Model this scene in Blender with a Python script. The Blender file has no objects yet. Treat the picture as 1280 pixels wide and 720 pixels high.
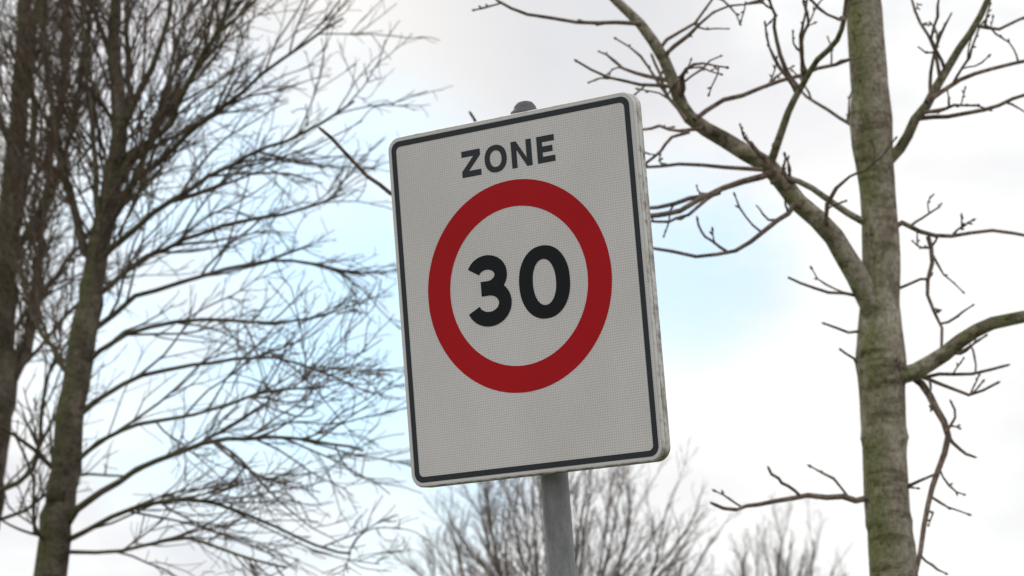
import bpy, math, random
import numpy as np
from mathutils import Vector, Matrix, Euler

scene=bpy.context.scene
scene.view_settings.view_transform='Standard'
scene.view_settings.look='None'
scene.view_settings.exposure=0
EYE=1.6; PITCH=math.radians(15.7); LENS=85.0
F=1280*LENS/36
cp,sp=math.cos(PITCH),math.sin(PITCH)

# ---------------- camera ----------------
cd=bpy.data.cameras.new('camera'); cam=bpy.data.objects.new('camera',cd)
scene.collection.objects.link(cam); scene.camera=cam
cam.location=(0,0,EYE); cam.rotation_euler=(math.pi/2+PITCH,0,0)
cd.lens=LENS; cd.sensor_width=36; cd.clip_start=0.05; cd.clip_end=3000
cd.dof.use_dof=True; cd.dof.aperture_fstop=8.0

# sighting (bearing/elevation from the survey photo) -> world point at range y
def S(a,b,y):
    t=(360-b)/F
    h=y*math.tan(PITCH+math.atan(t))
    return Vector(((a-640)/F*(y*cp+h*sp),y,EYE+h))

# ---------------- node helpers ----------------
def mat(name):
    m=bpy.data.materials.new(name); m.use_nodes=True
    nt=m.node_tree; return m,nt,nt.nodes,nt.links,nt.nodes['Principled BSDF']
def ramp(N,pts):
    r=N.new('ShaderNodeValToRGB'); e=r.color_ramp.elements
    while len(e)<len(pts): e.new(0.5)
    for i,(p,c) in enumerate(pts):
        e[i].position=p; e[i].color=(c[0],c[1],c[2],1)
    return r
def noise(N,L,co,scale,detail=5,rough=.55,vscale=None):
    n=N.new('ShaderNodeTexNoise'); n.inputs['Scale'].default_value=scale
    n.inputs['Detail'].default_value=detail; n.inputs['Roughness'].default_value=rough
    if vscale:
        mp=N.new('ShaderNodeMapping'); mp.inputs['Scale'].default_value=vscale
        L.new(co,mp.inputs['Vector']); L.new(mp.outputs['Vector'],n.inputs['Vector'])
    else: L.new(co,n.inputs['Vector'])
    return n
def mixc(N,L,mode,fac,a,b):
    m=N.new('ShaderNodeMixRGB'); m.blend_type=mode
    for s,v in ((m.inputs[0],fac),(m.inputs[1],a),(m.inputs[2],b)):
        if hasattr(v,'is_output'): L.new(v,s)
        elif isinstance(v,(int,float)): s.default_value=v
        else: s.default_value=(v[0],v[1],v[2],1)
    return m.outputs[0]

def bark(name,c1,c2,c3,bump=.5,big=6,rings=.6,moss=None):
    m,nt,N,L,B=mat(name)
    tc=N.new('ShaderNodeTexCoord').outputs['Object']
    n1=noise(N,L,tc,big,7,.62,(1,1,.7)); n2=noise(N,L,tc,60,5,.65,(1,1,.7)); n3=noise(N,L,tc,9,4,.6,(.5,.5,2.6))
    n4=noise(N,L,tc,26,5,.7)
    r=ramp(N,[(.36,c1),(.5,c2),(.62,c3)]); L.new(n1.outputs['Fac'],r.inputs[0])
    r2=ramp(N,[(.35,(.64,.64,.64)),(.62,(1.2,1.2,1.2))]); L.new(n2.outputs['Fac'],r2.inputs[0])
    r3=ramp(N,[(.36,(.45,.42,.38)),(.47,(1,1,1))]); L.new(n3.outputs['Fac'],r3.inputs[0])
    r4=ramp(N,[(.36,(.42,.40,.36)),(.45,(1,1,1)),(.60,(1,1,1)),(.68,(1.4,1.4,1.35))]); L.new(n4.outputs['Fac'],r4.inputs[0])
    c=r.outputs[0]
    if moss:
        # algae grows on the damp west side of the stem
        g=N.new('ShaderNodeNewGeometry'); sx=N.new('ShaderNodeSeparateXYZ'); L.new(g.outputs['Normal'],sx.inputs[0])
        mr=N.new('ShaderNodeMapRange'); mr.inputs['From Min'].default_value=.5; mr.inputs['From Max'].default_value=-.55
        L.new(sx.outputs['X'],mr.inputs['Value'])
        nm=noise(N,L,tc,6,6,.7,(1,1,.6)); mm=N.new('ShaderNodeMath'); mm.operation='MULTIPLY'
        rm=ramp(N,[(.40,(0,0,0)),(.54,(1,1,1))]); L.new(nm.outputs['Fac'],rm.inputs[0])
        L.new(mr.outputs[0],mm.inputs[0]); L.new(rm.outputs[0],mm.inputs[1])
        c=mixc(N,L,'MIX',mm.outputs[0],c,moss)
    c=mixc(N,L,'MULTIPLY',1.0,c,r2.outputs[0]); c=mixc(N,L,'MULTIPLY',rings,c,r3.outputs[0]); c=mixc(N,L,'MULTIPLY',.9,c,r4.outputs[0])
    L.new(c,B.inputs['Base Color']); B.inputs['Roughness'].default_value=.9
    B.inputs['Specular IOR Level'].default_value=.2
    bp=N.new('ShaderNodeBump'); bp.inputs['Strength'].default_value=bump; bp.inputs['Distance'].default_value=.015
    L.new(n4.outputs['Fac'],bp.inputs['Height']); L.new(bp.outputs[0],B.inputs['Normal'])
    return m
BARK_R=bark('bark_smooth',(.18,.155,.115),(.32,.275,.22),(.45,.40,.33),.8,6,.8,(.20,.205,.095))
BARK_L=bark('bark_dark',(.08,.065,.05),(.12,.10,.078),(.18,.15,.12),moss=(.11,.11,.05))
BARK_D=bark('bark_far',(.17,.14,.12),(.23,.19,.165),(.30,.25,.22))  # distance haze painted in as a lighter bark colour
TWIG_R=bark('twig_brown',(.12,.088,.07),(.19,.14,.11),(.27,.21,.17),.2,20,.3)
TWIG_L=bark('twig_fine',(.095,.072,.055),(.14,.105,.08),(.19,.145,.11),.1,10,.2)

# ---------------- tubes ----------------
class Tubes:
    def __init__(s): s.v=[];s.f=[];s.m=[]
    def add(s,pts,rad,sides,mi=0,jitter=0.0,rng=None):
        n=len(pts); T=[]
        for i in range(n):
            d=pts[min(i+1,n-1)]-pts[max(i-1,0)]
            if d.length<1e-9: d=Vector((0,0,1))
            T.append(d.normalized())
        a=Vector((1,0,0)) if abs(T[0].x)<.8 else Vector((0,1,0))
        u=(a-T[0]*a.dot(T[0])).normalized(); base=len(s.v)
        ph=random.random()*9
        for i in range(n):
            u=(u-T[i]*u.dot(T[i])).normalized(); w=T[i].cross(u)
            for k in range(sides):
                an=2*math.pi*k/sides; r=rad[i]
                if jitter: r*=1+jitter*(math.sin(3*an+ph+i*.35)+.7*math.sin(2*an-ph+i*.8)+.5*random.uniform(-1,1))
                s.v.append(pts[i]+(u*math.cos(an)+w*math.sin(an))*r)
        for i in range(n-1):
            for k in range(sides):
                k2=(k+1)%sides
                s.f.append((base+i*sides+k,base+i*sides+k2,base+(i+1)*sides+k2,base+(i+1)*sides+k)); s.m.append(mi)
        s.f.append(tuple(base+(n-1)*sides+k for k in range(sides))); s.m.append(mi)
    def obj(s,name,mats):
        me=bpy.data.meshes.new(name); me.from_pydata([tuple(p) for p in s.v],[],s.f)
        for m in mats: me.materials.append(m)
        me.polygons.foreach_set('material_index',s.m)
        me.polygons.foreach_set('use_smooth',[True]*len(s.f)); me.update()
        o=bpy.data.objects.new(name,me); scene.collection.objects.link(o); return o

def smooth(pts,rad,step):
    out=[];ro=[]
    n=len(pts)
    for i in range(n-1):
        p0=pts[max(i-1,0)];p1=pts[i];p2=pts[i+1];p3=pts[min(i+2,n-1)]
        k=max(2,int((p2-p1).length/step))
        for j in range(k):
            t=j/k
            out.append(.5*((2*p1)+(p2-p0)*t+(2*p0-5*p1+4*p2-p3)*t*t+(3*p1-p0-3*p2+p3)*t**3))
            ro.append(rad[i]*(1-t)+rad[i+1]*t)
    out.append(pts[-1]);ro.append(rad[-1]); return out,ro

def perp(T):
    a=Vector((random.gauss(0,1),random.gauss(0,1),random.gauss(0,1)))
    a-=T*a.dot(T); return a.normalized()
def plen(p): return sum((p[i+1]-p[i]).length for i in range(len(p)-1))

def grow(tb,pts,rad,level,cfg):
    """spawn side shoots along a branch"""
    if level>=len(cfg): return
    c=cfg[level]; L=plen(pts); n=len(pts)
    cnt=L*c['den']; cnt=int(cnt)+(random.random()<cnt%1)
    for _ in range(cnt):
        t=c.get('t0',.15)+(1-c.get('t0',.15))*random.random()
        fi=t*(n-1); i=min(int(fi),n-2)
        p=pts[i].lerp(pts[i+1],fi-i); T=(pts[i+1]-pts[i]).normalized()
        ang=math.radians(random.uniform(*c['ang']))
        d=(T*math.cos(ang)+perp(T)*math.sin(ang)); d.z+=c.get('up',.1); d.normalize()
        ln=min(c['len'][1],max(c['len'][0],L*random.uniform(*c['rel'])))*(1.1-.5*t)
        r0=min(rad[i]*.65,c['r'][1]); r0=max(r0,c['r'][0])*random.uniform(.8,1.1)
        r1=c['tip']; seg=c['seg']; q=[p]; rr=[r0]
        bend=(T*.6+perp(d)*.6)*c['curl'] if c.get('follow') else perp(d)*c['curl']
        for k in range(seg):
            d=(d+bend/seg*1.4+Vector([random.gauss(0,c['wob']) for _ in range(3)])+Vector((0,0,c.get('up2',.05)))).normalized()
            q.append(q[-1]+d*ln/seg); rr.append(r0+(r1-r0)*((k+1)/seg))
        if c.get('bud'):
            b=c['bud']*random.uniform(.75,1.15); e=q[-1]
            # knobbly growth rings on the shoot
            for k in range(1,seg):
                if random.random()<.35: rr[k]*=1.35
            q+= [e+d*b*.5,e+d*b*1.4,e+d*b*2.6]; rr+=[b*.62,b*.7,b*.12]
            for k in range(2,seg):
                if random.random()<.6:
                    dd=(d+perp(d)*1.0).normalized(); o=q[k]
                    tb.add([o,o+dd*b*.9,o+dd*b*1.9,o+dd*b*2.6],[b*.45,b*.6,b*.5,b*.1],5,c.get('mi',0))
        tb.add(q,rr,c['sides'],c.get('mi',0))
        grow(tb,q[:seg+1],rr[:seg+1],level+1,cfg)

def limb(tb,spec,y,w0,w1,drift,cfg,sides=8,mi=0,step=.08,jit=.03,wob=0.0,level=0,y0=0,gn=.12):
    n=len(spec); P=[];R=[]
    for i,(a,b) in enumerate(spec):
        t=i/(n-1); yy=y+y0+drift*t**1.3
        P.append(S(a+random.uniform(-wob,wob)*t,b+random.uniform(-wob,wob)*t,yy)); R.append((w0+(w1-w0)*t**.8)*.5*yy/F)
    q,r=smooth(P,R,step)
    if step<.2:
        for i in range(1,len(q)-1): q[i]=q[i]+Vector([random.gauss(0,1) for _ in range(3)])*max(r[i],.006)*gn
    tb.add(q,r,sides,mi,jit)
    if cfg: grow(tb,q,r,level,cfg)
    return q,r

# ---------------- right-hand young tree ----------------
random.seed(11)
Y=10.0
tb=Tubes()
spec=[(1117,720,60),(1113,665,57),(1112,655,61),(1110,640,57),(1107,600,57),(1105,560,57),(1105,548,61),(1104,535,57),(1103,490,60),(1102,455,66),(1101,425,60),(1100,380,52),(1101,320,49),(1097,240,47),(1093,200,50),(1091,180,55),(1089,150,58),(1087,110,49),(1083,60,50),(1081,20,48),(1078,-40,42),(1076,-140,38),(1080,-300,30),(1072,-480,18),(1070,-640,8)]
P=[S(a,b,Y) for a,b,w in spec]; R=[w*.5*Y/F for a,b,w in spec]
b0=P[0]; P=[Vector((b0.x+.03,Y,-.05)),Vector((b0.x+.03,Y,.12)),Vector((b0.x+.025,Y,.5)),Vector((b0.x+.02,Y,1.6)),Vector((b0.x+.01,Y,2.6))]+P
R=[.23,.175,.135,.12,.108]+R
q,r=smooth(P,R,.045); tb.add(q,r,24,0,.024)
bud=.0085
cfgR=[dict(den=4.0,ang=(35,80),len=(.14,.7),rel=(.15,.42),r=(.005,.010),tip=.0038,seg=7,wob=.2,curl=.6,up=.25,up2=.06,sides=6,bud=bud,mi=1,t0=.15),
      dict(den=4.0,ang=(35,75),len=(.05,.22),rel=(.2,.5),r=(.004,.006),tip=.0033,seg=4,wob=.2,curl=.4,up=.2,up2=.06,sides=5,bud=bud,mi=1)]
cfgT=[dict(cfgR[1],den=5.0)]
def A(spec,w0,w1,drift=0,cfg=cfgR,mi=0,**k):
    return limb(tb,spec,Y,w0,w1,drift,cfg,sides=10,mi=mi,**k)
def tipbud(q):
    d=(q[-1]-q[-2]).normalized(); e=q[-1]
    tb.add([e,e+d*bud*.6,e+d*bud*1.5,e+d*bud*2.7],[bud*.5,bud*.75,bud*.65,bud*.1],5,1)
def Tw(spec,w0=5,w1=2.2,drift=0,cfg=cfgT,**k):
    q,r=limb(tb,spec,Y,w0*1.1,w1*1.25,drift,cfg,sides=6,mi=1,gn=.5,**k); tipbud(q)
# main left limb
A([(1098,430),(1090,385),(1072,345),(1040,297),(1000,252),(960,208),(905,174),(862,147),(846,115),(830,75),(800,30),(768,0),(735,-45),(700,-120)],36,9,-.6,cfg=[dict(cfgR[0],den=3.2),cfgR[1]])
A([(1092,285),(1060,266),(1015,236),(985,222),(965,228)],10,7,-.3)
A([(962,208),(972,180),(985,140),(1002,108),(1022,75),(1046,50),(1056,20),(1062,-30)],12,6,-.9,y0=-.3)
A([(985,235),(962,205),(948,190),(938,178)],9,6,-.1,y0=-.5,mi=1)
Tw([(1000,112),(982,85),(970,50),(966,18),(962,0)],7,3,-.2,y0=-.5)
Tw([(1010,95),(1000,60),(1012,30),(1005,5)],5,3,-.2,y0=-.4)
Tw([(868,150),(905,124),(950,112),(1000,92),(1062,74)],7,4,.3,y0=-.4)
Tw([(800,30),(770,28),(720,27),(660,17),(624,2)],6,3,-.3,y0=-.5,cfg=[dict(cfgT[0],den=1.5)])
Tw([(838,108),(800,105),(760,96),(722,77)],5,2.5,-.3,y0=-.5,cfg=[dict(cfgT[0],den=2.5)])
Tw([(880,160),(850,163),(825,160),(803,162)],5,3,.4,y0=-.4)
Tw([(862,165),(840,172),(825,188),(806,205)],4.5,3,.1,y0=-.4)
Tw([(858,150),(835,120),(826,95),(815,70)],5,3,.2,y0=-.4)
Tw([(955,212),(905,209),(850,206),(804,209)],6,3,.2,y0=-.3)
Tw([(968,215),(930,226),(880,244),(845,256),(805,260)],9,4,.1,y0=-.3)
Tw([(900,238),(860,268),(835,278),(810,276)],5,3,-.1,y0=-.3)
Tw([(1000,258),(985,266),(955,290),(918,312),(872,320),(814,310)],8,3.5,-.2,y0=-.3)
Tw([(908,314),(890,302),(878,290),(872,276)],4,2.5,0,y0=-.4)
Tw([(1090,372),(1055,366),(1018,360),(988,348)],5,2.5,-.3,cfg=[dict(cfgT[0],den=2)])
Tw([(1080,415),(1060,415),(1032,405)],4,2.5,-.1,cfg=[dict(cfgT[0],den=2)])
Tw([(1078,460),(1066,448),(1052,438)],4,2.5,-.1)
Tw([(1105,620),(1070,622),(1030,620),(990,622),(950,632),(920,638),(892,630)],9,3.5,-.4,cfg=[dict(cfgT[0],den=1.5)])
Tw([(1000,620),(985,609),(972,598),(962,588)],4,3,-.05,y0=-.25,cfg=[dict(cfgT[0],den=2)])
Tw([(1075,160),(1050,148),(1020,128),(1000,112)],5,3,.3)
# long shoot reaching behind the sign
Tw([(900,240),(850,262),(780,276),(680,286),(580,276),(520,258),(487,242),(460,222),(430,190),(402,162)],7,3.8,-.6,cfg=[dict(cfgT[0],den=1.6)],y0=-.3)
Tw([(700,286),(660,250),(620,190),(598,160),(589,143)],4,3,-.2,cfg=None,y0=-.6)
# right side
A([(1105,205),(1125,185),(1145,150),(1170,110),(1200,60),(1225,20),(1245,-25),(1262,-90)],17,7,-.5)
A([(1158,128),(1200,100),(1240,86),(1290,74),(1340,60)],7,4,.3,y0=-.2,mi=1)
Tw([(1150,148),(1185,146),(1230,138),(1265,124),(1300,112)],6,3.5,-.3,y0=-.1)
Tw([(1222,32),(1250,34),(1290,18)],5,3,0,y0=-.4)
Tw([(1175,100),(1170,60),(1150,30),(1140,0)],5,3,0,y0=-.2)
A([(1110,292),(1128,278),(1150,290),(1190,295),(1240,288),(1290,296)],8,4,.3,mi=1)
Tw([(1160,296),(1164,330),(1160,370),(1178,410),(1176,440)],6,3,-.2,y0=.1)
Tw([(1125,360),(1150,350),(1163,345)],4,3,0)
A([(1108,488),(1130,472),(1162,455),(1200,425),(1240,405),(1290,394),(1370,380)],26,14,-.5,cfg=[dict(cfgR[0],den=1.5)])
Tw([(1140,468),(1175,468),(1215,466),(1257,457)],5,3,-.2)
Tw([(1150,470),(1180,480),(1210,494),(1246,479)],5,3,-.3)
A([(1135,468),(1152,480),(1170,510),(1186,546),(1172,588),(1160,630),(1150,690),(1140,740)],11,6,-.4,mi=1,cfg=[cfgR[1]])
Tw([(1186,546),(1200,562),(1215,570)],5,3,0,y0=-.2)
Tw([(1182,540),(1194,522),(1190,505)],4,2.6,0,y0=-.2)
Tw([(1120,618),(1140,606),(1166,594)],6,3,-.1)
# crown above and fore/aft so that the tree is whole
for i in range(14):
    v0=random.uniform(-120,-480); sd=random.choice([-1,1]); ln=random.uniform(180,380)
    A([(1078,v0),(1078+sd*ln*.35,v0-ln*.25),(1078+sd*ln*.65,v0-ln*.6),(1078+sd*ln*.8,v0-ln)],12,5,random.uniform(-1.3,1.3),cfg=[dict(cfgR[0],den=2),cfgR[1]],step=.15)
tree=tb.obj('bare_tree',[BARK_R,TWIG_R])

# ---------------- left-hand trees ----------------
cfgL=[dict(den=5.5,ang=(18,48),len=(.45,1.8),rel=(.28,.6),r=(.006,.012),tip=.0038,seg=8,wob=.09,curl=.5,follow=1,up=.10,up2=.012,sides=5,t0=.08,mi=1),
      dict(den=6.4,ang=(20,52),len=(.25,.8),rel=(.28,.58),r=(.004,.006),tip=.0028,seg=6,wob=.11,curl=.45,follow=1,up=.06,up2=.0,sides=4,t0=.1,mi=1),
      dict(den=6.0,ang=(22,55),len=(.12,.40),rel=(.3,.6),r=(.0029,.0037),tip=.0023,seg=4,wob=.12,curl=.3,up=.03,up2=.01,sides=3,t0=.15,mi=1)]
def left_tree(name,Yt,trunk,limbs,seed,base_r,cfg=cfgL,m=(BARK_L,TWIG_L)):
    global tb
    random.seed(seed); tb=Tubes()
    P=[S(a,b,Yt) for a,b,w in trunk]; R=[w*.5*Yt/F for a,b,w in trunk]
    p=P[0]; P=[Vector((p.x-.05,Yt,-.05)),Vector((p.x-.05,Yt,.3)),Vector((p.x-.03,Yt,1.2))]+P; R=[base_r*1.9,base_r*1.35,base_r*1.1]+R
    q,r=smooth(P,R,.12)
    for i in range(4,len(q)-1): q[i]=q[i]+Vector([random.gauss(0,1) for _ in range(3)])*r[i]*.07
    tb.add(q,r,14,0,.04); grow(tb,q[len(q)//2:],r[len(q)//2:],0,cfg)
    for spec,w0,w1 in limbs:
        limb(tb,spec,Yt,w0,w1,random.uniform(-1.8,1.8),cfg,sides=7,wob=8,step=.15,gn=.45)
    return tb.obj(name,list(m))
trA=[(65,720,42),(78,610,38),(92,490,36),(108,400,34),(122,320,30),(138,240,27),(150,150,22),(142,60,17),(150,-40,14),(160,-200,9),(170,-380,4)]
limA=[([(148,170),(175,110),(200,50),(215,-20),(232,-140)],13,4),
([(140,240),(185,175),(235,95),(275,20),(310,-90)],14,4),
([(132,280),(195,205),(275,135),(350,70),(430,15)],11,3),
([(122,330),(190,265),(285,205),(380,165),(450,130)],10,3),
([(118,370),(185,320),(280,280),(375,262),(440,245)],9,3),
([(108,420),(170,372),(262,338),(365,330),(450,345)],9,3),
([(102,460),(160,420),(250,398),(345,400),(415,395)],8,3),
([(96,520),(150,480),(240,460),(340,452),(420,468)],8,3),
([(88,580),(150,540),(240,518),(330,492),(400,484)],7,3),
([(84,655),(125,612),(200,572),(280,553),(370,552),(450,562)],11,3.5),
([(75,680),(140,645),(220,622),(300,642),(390,676),(440,688)],8,3),
([(122,330),(85,250),(62,130),(55,0),(60,-120)],14,5),
([(110,400),(125,300),(118,180),(105,60),(110,-60)],12,4),
([(95,480),(55,420),(25,330),(10,250)],9,3),
([(82,600),(40,560),(0,530),(-50,520)],8,3),
([(72,680),(45,660),(38,600),(10,540)],7,3),
([(150,200),(215,150),(260,60),(330,-30)],9,3),
([(150,100),(120,20),(100,-80)],9,4),
([(138,230),(160,120),(158,20),(180,-90)],12,5),
([(128,300),(170,215),(205,120),(225,30),(260,-60)],10,3),
([(70,690),(150,690),(230,670),(300,690),(360,715)],6,3)]
left_tree('bare_tree',17,trA,limA,5,.14)
trB=[(-30,740,46),(-15,620,40),(0,500,34),(6,380,30),(14,250,28),(24,130,24),(32,20,20),(30,-100,14),(36,-300,6)]
limB=[([(-10,600),(18,480),(45,350),(62,220),(76,90),(84,-40),(90,-150)],18,8),
([(10,330),(60,250),(95,150),(110,40),(120,-60)],12,4),
([(5,420),(70,350),(130,270),(180,200)],8,3),
([(0,480),(50,430),(110,370),(170,350)],7,3),
([(-15,620),(40,590),(60,480),(90,420)],9,3),
([(20,200),(-10,100),(-20,0),(-40,-100)],12,4),
([(5,400),(-40,300),(-70,200),(-100,80)],12,4),
([(24,120),(55,40),(60,-60)],9,3),
([(12,300),(40,190),(42,80),(48,-50)],13,6),
([(-20,650),(30,640),(90,600),(150,590)],6,3),
([(-20,660),(-80,560),(-140,420)],10,4)]
left_tree('bare_tree',20,trB,limB,8,.16)

# ---------------- distant trees ----------------
cfgD=[dict(den=4.4,ang=(14,42),len=(.5,2.0),rel=(.22,.5),r=(.007,.011),tip=.0045,seg=6,wob=.07,curl=.35,follow=1,up=.22,up2=.05,sides=4,t0=.1),
      dict(den=5.2,ang=(16,48),len=(.3,1.0),rel=(.25,.55),r=(.0045,.0065),tip=.0035,seg=5,wob=.10,curl=.3,follow=1,up=.15,up2=.04,sides=3,t0=.12),
      dict(den=4,ang=(20,50),len=(.2,.5),rel=(.3,.5),r=(.0035,.0045),tip=.003,seg=3,wob=.1,curl=.2,up=.1,sides=3)]
def far_tree(u,vt,half,Yt,seed,nl,drop):
    trunk=[(u,vt+drop*2.2,20),(u,vt+drop*1.5,14),(u+3,vt+drop,9),(u-4,vt+drop*.5,5),(u+2,vt+5,2)]
    L=[]
    for i in range(nl):
        s=-1+2*(i+.5)/nl; s+=random.uniform(-.08,.08)
        e=vt+drop*.60*abs(s)**2.0+random.uniform(-6,22); v0=vt+drop*random.uniform(1.0,1.9)
        L.append(([(u+s*8,v0),(u+s*half*.5,v0-(v0-e)*.32),(u+s*half*.82,v0-(v0-e)*.65),(u+s*half,e)],5.5,1.6))
    return left_tree('bare_tree',Yt,trunk,L,seed,.2,cfg=cfgD,m=(BARK_D,BARK_D))
far_tree(705,580,185,34,21,24,190)
far_tree(975,672,95,60,31,12,120)

# ---------------- sign pose ----------------
W,H=.60,.75
M=Matrix.Translation(Vector((.0165,4.7957,2.9370)))@Euler((.1573,.00519,-.55062)).to_matrix().to_4x4()
cd.dof.focus_distance=4.95

sign=bpy.data.objects.new('traffic_sign',None); scene.collection.objects.link(sign); sign.matrix_world=M; sign.empty_display_size=.2
def part(name,v,f,m,smooth_=False):
    me=bpy.data.meshes.new(name); me.from_pydata(v,[],f); me.materials.append(m)
    if smooth_: me.polygons.foreach_set('use_smooth',[True]*len(f))
    me.update(); o=bpy.data.objects.new(name,me); scene.collection.objects.link(o); o.parent=sign; return o

# materials of the sign
def sheeting(name,col,rough=.38,dirt=.2,cell=.10,spec=.3,fleck=.3,fl=(.25,.22,.18)):
    m,nt,N,L,B=mat(name)
    tc=N.new('ShaderNodeTexCoord').outputs['Object']
    vo=N.new('ShaderNodeTexVoronoi'); vo.feature='DISTANCE_TO_EDGE'; vo.inputs['Scale'].default_value=190; vo.inputs['Randomness'].default_value=.15
    L.new(tc,vo.inputs['Vector'])
    r=ramp(N,[(.05,(1-cell*2.6,)*3),(.22,(1,1,1))]); L.new(vo.outputs['Distance'],r.inputs[0])
    n=noise(N,L,tc,4,6,.55,(1,1,.6)); r2=ramp(N,[(.3,(1-dirt,1-dirt*1.05,1-dirt*1.15)),(.62,(1,1,1))]); L.new(n.outputs['Fac'],r2.inputs[0])
    c=mixc(N,L,'MULTIPLY',1,(col[0],col[1],col[2]),r.outputs[0]); c=mixc(N,L,'MULTIPLY',.6,c,r2.outputs[0])
    n4=noise(N,L,tc,75,3,.6); r4=ramp(N,[(.745,(0,0,0)),(.78,(1,1,1))]); L.new(n4.outputs['Fac'],r4.inputs[0])
    sc=N.new('ShaderNodeMath'); sc.operation='MULTIPLY'; sc.inputs[1].default_value=fleck; L.new(r4.outputs[0],sc.inputs[0])
    c=mixc(N,L,'MIX',sc.outputs[0],c,fl)
    L.new(c,B.inputs['Base Color']); B.inputs['Roughness'].default_value=rough; B.inputs['Specular IOR Level'].default_value=spec
    return m
WHITE=sheeting('sheeting_white',(.80,.775,.765))
RED=sheeting('sheeting_red',(.50,.012,.018),.45,.2,.04,.10,.2,(.3,.05,.05))
BLACK=sheeting('sheeting_black',(.012,.014,.018),.5,.1,.03,.14,.1)
GREY=sheeting('sheeting_dark_grey',(.042,.048,.056),.5,.1,.03,.15,.15)
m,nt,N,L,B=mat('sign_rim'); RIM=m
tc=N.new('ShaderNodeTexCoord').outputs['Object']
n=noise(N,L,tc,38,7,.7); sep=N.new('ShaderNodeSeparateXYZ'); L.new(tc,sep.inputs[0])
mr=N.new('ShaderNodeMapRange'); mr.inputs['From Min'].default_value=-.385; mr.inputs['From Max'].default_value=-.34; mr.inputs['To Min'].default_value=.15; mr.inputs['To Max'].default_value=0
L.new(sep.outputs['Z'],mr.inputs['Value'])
# shade of the folded side put into the colour, darker towards the back
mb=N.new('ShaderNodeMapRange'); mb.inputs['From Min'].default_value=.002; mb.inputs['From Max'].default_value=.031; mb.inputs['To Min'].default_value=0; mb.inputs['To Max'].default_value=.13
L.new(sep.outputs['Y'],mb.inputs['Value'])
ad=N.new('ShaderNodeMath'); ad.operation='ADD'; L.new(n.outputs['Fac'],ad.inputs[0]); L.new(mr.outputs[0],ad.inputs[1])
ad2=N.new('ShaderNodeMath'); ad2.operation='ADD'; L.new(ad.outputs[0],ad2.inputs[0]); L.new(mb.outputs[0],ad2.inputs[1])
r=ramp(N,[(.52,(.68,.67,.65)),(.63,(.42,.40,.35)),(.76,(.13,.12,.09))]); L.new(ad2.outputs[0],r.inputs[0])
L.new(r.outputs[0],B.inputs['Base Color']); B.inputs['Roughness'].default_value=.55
def metal(name,c1,c2,rough,met):
    m,nt,N,L,B=mat(name); tc=N.new('ShaderNodeTexCoord').outputs['Object']
    n=noise(N,L,tc,22,7,.65,(1,1,.35)); r=ramp(N,[(.35,c1),(.65,c2)]); L.new(n.outputs['Fac'],r.inputs[0])
    n2=noise(N,L,tc,160,3,.6); c=mixc(N,L,'MULTIPLY',.35,r.outputs[0],n2.outputs['Fac'])
    L.new(c,B.inputs['Base Color']); B.inputs['Roughness'].default_value=rough; B.inputs['Metallic'].default_value=met
    bp=N.new('ShaderNodeBump'); bp.inputs['Strength'].default_value=.15; bp.inputs['Distance'].default_value=.002; L.new(n2.outputs['Fac'],bp.inputs['Height']); L.new(bp.outputs[0],B.inputs['Normal'])
    return m
GALV=metal('galvanised_steel',(.20,.205,.21),(.37,.38,.39),.6,.2)
CAPM=metal('cap_plastic',(.10,.10,.105),(.17,.17,.18),.6,0)

def rrect(w,h,rad,n=10):
    pts=[]
    for cx,cz,a0 in ((w/2-rad,h/2-rad,0),(-w/2+rad,h/2-rad,90),(-w/2+rad,-h/2+rad,180),(w/2-rad,-h/2+rad,270)):
        for k in range(n+1):
            a=math.radians(a0+90*k/n); pts.append((cx+rad*math.cos(a),cz+rad*math.sin(a)))
    return pts
def loft(name,rings,m,cap0=True,cap1=True):
    v=[];f=[];n=len(rings[0])
    for rg in rings: v+=rg
    for i in range(len(rings)-1):
        for k in range(n):
            k2=(k+1)%n; f.append((i*n+k,i*n+k2,(i+1)*n+k2,(i+1)*n+k))
    if cap0: f.append(tuple(range(n)))
    if cap1: f.append(tuple((len(rings)-1)*n+k for k in reversed(range(n))))
    return part(name,v,f,m)
TH=.034; CR=.030
def ring(ins,y):
    return [(a,y,b) for a,b in rrect(W-2*ins,H-2*ins,CR-ins)]
# folded pan: face rim rolls over into the side with a seam, open folded lip at the back
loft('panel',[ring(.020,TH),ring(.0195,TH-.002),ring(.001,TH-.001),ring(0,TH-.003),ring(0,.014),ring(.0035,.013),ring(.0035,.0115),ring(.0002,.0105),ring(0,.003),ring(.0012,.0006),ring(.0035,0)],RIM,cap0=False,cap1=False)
def flat(name,pts,m,y=-.0006):
    return part(name,[(a,y,b) for a,b in pts],[tuple(range(len(pts)))],m)
def band(name,o,i,m,y=-.0010):
    n=len(o); v=[(a,y,b) for a,b in o]+[(a,y,b) for a,b in i]
    return part(name,v,[(k,(k+1)%n,n+(k+1)%n,n+k) for k in range(n)],m)
flat('face_sheeting',rrect(W-.006,H-.006,CR-.003),WHITE)
part('back_plate',[(a,.004,b) for a,b in rrect(W-.01,H-.01,CR-.005)],[tuple(reversed(range(44)))],GALV)
band('border_line',rrect(W-.020,H-.020,CR-.010),rrect(W-.044,H-.044,CR-.019),GREY)
CX=-.003; CZ=H/2-.359
def circ(r,cz,n=128,cx=CX): return [(cx+r*math.cos(2*math.pi*k/n),cz+r*math.sin(2*math.pi*k/n)) for k in range(n)]
band('red_ring',circ(.221,CZ),circ(.1655,CZ),RED)
def sup(cx,cz,a,b,e=2.0,n=96):
    o=[]
    for k in range(n):
        t=2*math.pi*k/n; c,s=math.cos(t),math.sin(t)
        o.append((cx+a*math.copysign(abs(c)**(2/e),c),cz+b*math.copysign(abs(s)**(2/e),s)))
    return o
dz=CZ-.001
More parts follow.
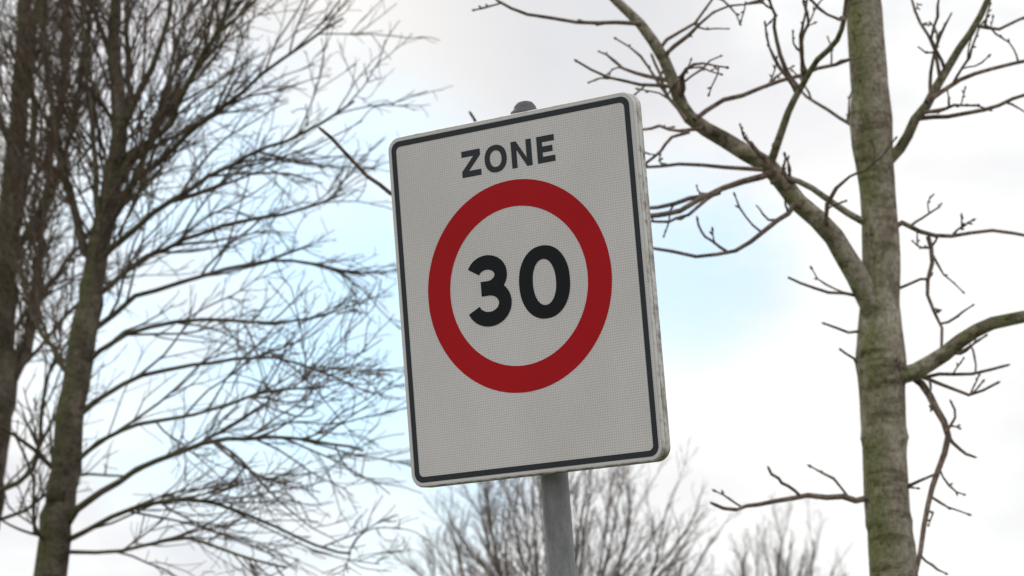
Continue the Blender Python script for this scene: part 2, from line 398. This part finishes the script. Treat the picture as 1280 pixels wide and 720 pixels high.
band('digit_zero',sup(.0605,dz,.0605,.0755,2.15),sup(.0605,dz,.0275,.0475,2.1),BLACK,-.0012)
def ribbon(name,pts,w,m,y):
    v=[];n=len(pts)
    for i in range(n):
        a=pts[max(i-1,0)];b=pts[min(i+1,n-1)]; d=Vector((b[0]-a[0],b[1]-a[1])).normalized()
        v+=[(pts[i][0]-d.y*w/2,y,pts[i][1]+d.x*w/2),(pts[i][0]+d.y*w/2,y,pts[i][1]-d.x*w/2)]
    return part(name,v,[(2*i,2*i+1,2*i+3,2*i+2) for i in range(n-1)],m)
def arc(cx,cz,rx,rz,a0,a1,n=40):
    return [(cx+rx*math.cos(math.radians(a0+(a1-a0)*k/n)),cz+rz*math.sin(math.radians(a0+(a1-a0)*k/n))) for k in range(n+1)]
tx=-.074; sw=.0305
ribbon('digit_three_upper',arc(tx-.002,dz+.0325,.034,.0272,158,-90)+[(tx-.018,dz+.0053)],sw,BLACK,-.0012)
ribbon('digit_three_lower',[(tx-.018,dz+.0055),(tx-.002,dz+.0055)]+arc(tx-.001,dz-.0268,.0392,.0323,90,-162),sw,BLACK,-.0015)
# ZONE lettering
h=.056; z0=H/2-.087-h/2; s=.0128; x0=-.1165
def place(pts,x): return [(x+a,z0+b) for a,b in pts]
w=.047; g=.016
flat('letter_z',place([(0,0),(w,0),(w,s),(g+.001,s),(w,h-s),(w,h),(.001,h),(.001,h-s),(w-g-.001,h-s),(0,s)],x0),GREY,-.0012)
x1=x0+w+.010; ow=.054
band('letter_o',sup(x1+ow/2,z0+h/2,ow/2,h/2+.001,2.2),sup(x1+ow/2,z0+h/2,ow/2-s,h/2-.0105,2.15),GREY,-.0012)
x2=x1+ow+.0115; w=.049
flat('letter_n',place([(0,0),(s,0),(s,h*.68),(w-s,0),(w,0),(w,h),(w-s,h),(w-s,h*.32),(s,h),(0,h)],x2),GREY,-.0012)
x3=x2+w+.0130; w=.042
flat('letter_e',place([(0,0),(w,0),(w,s),(s,s),(s,h/2-s/2),(w*.88,h/2-s/2),(w*.88,h/2+s/2),(s,h/2+s/2),(s,h-s),(w,h-s),(w,h),(0,h)],x3),GREY,-.0012)
# post, cap, clamps
PR=.029; PY=TH+.012+PR; PX=0.003
Z=M.to_3x3()@Vector((0,0,1)); o=M@Vector((PX,PY,0)); Ld=o.z/Z.z
def tube_rings(prof,n=40,cx=PX,cy=PY):
    return [[(cx+r*math.cos(2*math.pi*k/n),cy+r*math.sin(2*math.pi*k/n),z) for k in range(n)] for r,z in prof]
top=H/2+.006
p=loft('post',tube_rings([(PR,-Ld-.15),(PR,-Ld*.5),(PR,0),(PR,top)]),GALV)
c=loft('post_cap',tube_rings([(PR+.0035,top-.03),(PR+.0035,top+.006),(PR+.001,top+.012),(PR-.004,top+.015),(PR-.006,top+.022),(PR-.012,top+.030),(PR-.020,top+.033),(.001,top+.034)]),CAPM)
for zc in (.22,-.22):
    loft('clamp_band',tube_rings([(PR+.004,zc-.015),(PR+.004,zc+.015)]),GALV)
    part('clamp_rail',[(sx*.27,yy,zc+sz*.014) for sx in(-1,1) for yy in(.0045,TH+.011) for sz in(-1,1)],[(0,1,3,2),(4,6,7,5),(0,4,5,1),(2,3,7,6),(0,2,6,4),(1,5,7,3)],GALV)
for o_ in bpy.data.objects:
    if o_.name.startswith(('post','clamp_band')):
        for pl in o_.data.polygons: pl.use_smooth=len(pl.vertices)==4

# ---------------- ground, road, pavement ----------------
def sheet(name,x0,x1,y0,y1,z,m,nx=1):
    me=bpy.data.meshes.new(name); me.from_pydata([(x0,y0,z),(x1,y0,z),(x1,y1,z),(x0,y1,z)],[],[(0,1,2,3)]); me.materials.append(m)
    o=bpy.data.objects.new(name,me); scene.collection.objects.link(o); return o
def gmat(name,a,b,sc):
    m,nt,N,L,B=mat(name); tc=N.new('ShaderNodeTexCoord').outputs['Object']
    n=noise(N,L,tc,sc,8,.7); r=ramp(N,[(.35,a),(.65,b)]); L.new(n.outputs['Fac'],r.inputs[0]); L.new(r.outputs[0],B.inputs['Base Color']); B.inputs['Roughness'].default_value=.9
    bp=N.new('ShaderNodeBump'); bp.inputs['Strength'].default_value=.4; L.new(n.outputs['Fac'],bp.inputs['Height']); L.new(bp.outputs[0],B.inputs['Normal']); return m
sheet('ground',-900,900,-900,900,0,gmat('grass',(.05,.07,.025),(.11,.13,.05),3))
sheet('road',-300,300,-5,1.0,.004,gmat('asphalt',(.04,.04,.042),(.065,.065,.066),30))
def box(name,x0,x1,y0,y1,z0,z1,m):
    me=bpy.data.meshes.new(name); v=[(x,y,z) for x in(x0,x1) for y in(y0,y1) for z in(z0,z1)]
    me.from_pydata(v,[],[(0,1,3,2),(4,6,7,5),(0,4,5,1),(2,3,7,6),(0,2,6,4),(1,5,7,3)]); me.materials.append(m)
    o=bpy.data.objects.new(name,me); scene.collection.objects.link(o); return o
box('kerb',-300,300,1.003,1.15,-.05,.12,gmat('kerb_stone',(.25,.25,.24),(.35,.34,.33),20))
box('pavement',-300,300,1.153,3.2,-.05,.11,gmat('paving',(.2,.17,.15),(.3,.27,.25),12))

# ---------------- sky and light ----------------
w=bpy.data.worlds.new('World'); scene.world=w; w.use_nodes=True
try:
    w.cycles.sampling_method='MANUAL'; w.cycles.sample_map_resolution=256
except Exception: pass
N=w.node_tree.nodes; L=w.node_tree.links; bg=N['Background']
SE,SA=math.radians(38),math.radians(-14)
sky=N.new('ShaderNodeTexSky'); sky.sky_type='NISHITA'; sky.sun_disc=False; sky.sun_elevation=SE; sky.sun_rotation=SA
tc=N.new('ShaderNodeTexCoord').outputs['Generated']
def dirv(b,e): b,e=math.radians(b),math.radians(e); return (math.sin(b)*math.cos(e),math.cos(b)*math.cos(e),math.sin(e))
def patch(b,e,r0,r1):
    d=N.new('ShaderNodeVectorMath'); d.operation='DOT_PRODUCT'; L.new(tc,d.inputs[0]); d.inputs[1].default_value=dirv(b,e)
    r=N.new('ShaderNodeMapRange'); r.interpolation_type='SMOOTHSTEP'; r.inputs['From Min'].default_value=math.cos(math.radians(r1)); r.inputs['From Max'].default_value=math.cos(math.radians(r0))
    L.new(d.outputs['Value'],r.inputs['Value']); return r.outputs[0]
def math_(op,a,b):
    m=N.new('ShaderNodeMath'); m.operation=op; m.use_clamp=False
    for s_,v in zip(m.inputs,(a,b)):
        if hasattr(v,'is_output'): L.new(v,s_)
        else: s_.default_value=v
    return m.outputs[0]
n1=noise(N,L,tc,14,6,.55,(1,1,1.7)); n2=noise(N,L,tc,9,5,.5,(1,1,2))
p1=patch(-5.5,15.3,1.5,7.2); p2=patch(4.4,16.3,.3,3.2); p3=patch(-2.5,12.0,.5,4)
clear=math_('MAXIMUM',math_('MAXIMUM',p1,math_('MULTIPLY',p2,.75)),math_('MULTIPLY',p3,.8))
nn=N.new('ShaderNodeMapRange'); nn.inputs['From Min'].default_value=.34; nn.inputs['From Max'].default_value=.54; nn.inputs['To Min'].default_value=.35; nn.inputs['To Max'].default_value=1.0; L.new(n1.outputs['Fac'],nn.inputs['Value'])
clear=math_('MULTIPLY',clear,nn.outputs[0])
r=ramp(N,[(.38,(8.5,8.45,8.7)),(.56,(10.4,10.4,10.3))]); L.new(n2.outputs['Fac'],r.inputs[0])
# darker cloud base above, thin bright cloud low and to the right
pg=patch(1.0,22.5,.5,5.5); cl=mixc(N,L,'MIX',math_('MULTIPLY',pg,.8),r.outputs[0],(7.4,7.35,7.6))
pw=patch(7.5,14,2,8); cl=mixc(N,L,'MIX',math_('MULTIPLY',pw,.6),cl,(10.8,10.7,10.5))
ps=patch(-4.5,21,.5,5); cl=mixc(N,L,'MIX',math_('MULTIPLY',ps,.45),cl,(10.2,9.8,9.2))
cf=math_('SUBTRACT',.97,math_('MULTIPLY',clear,.92))
blue=mixc(N,L,'MULTIPLY',1.0,sky.outputs[0],(.90,1.15,1.24))
col=mixc(N,L,'MIX',cf,blue,cl)
L.new(col,bg.inputs['Color']); bg.inputs['Strength'].default_value=.1
sd=bpy.data.lights.new('sun','SUN'); sd.energy=1.2; sd.angle=math.radians(14); sd.color=(1,.95,.87)
so=bpy.data.objects.new('sun',sd); scene.collection.objects.link(so)
so.rotation_euler=Vector(dirv(-14,38)).to_track_quat('Z','Y').to_euler(); so.location=(4,8,12)
print('verts',sum(len(o.data.vertices) for o in bpy.data.objects if o.type=='MESH'))
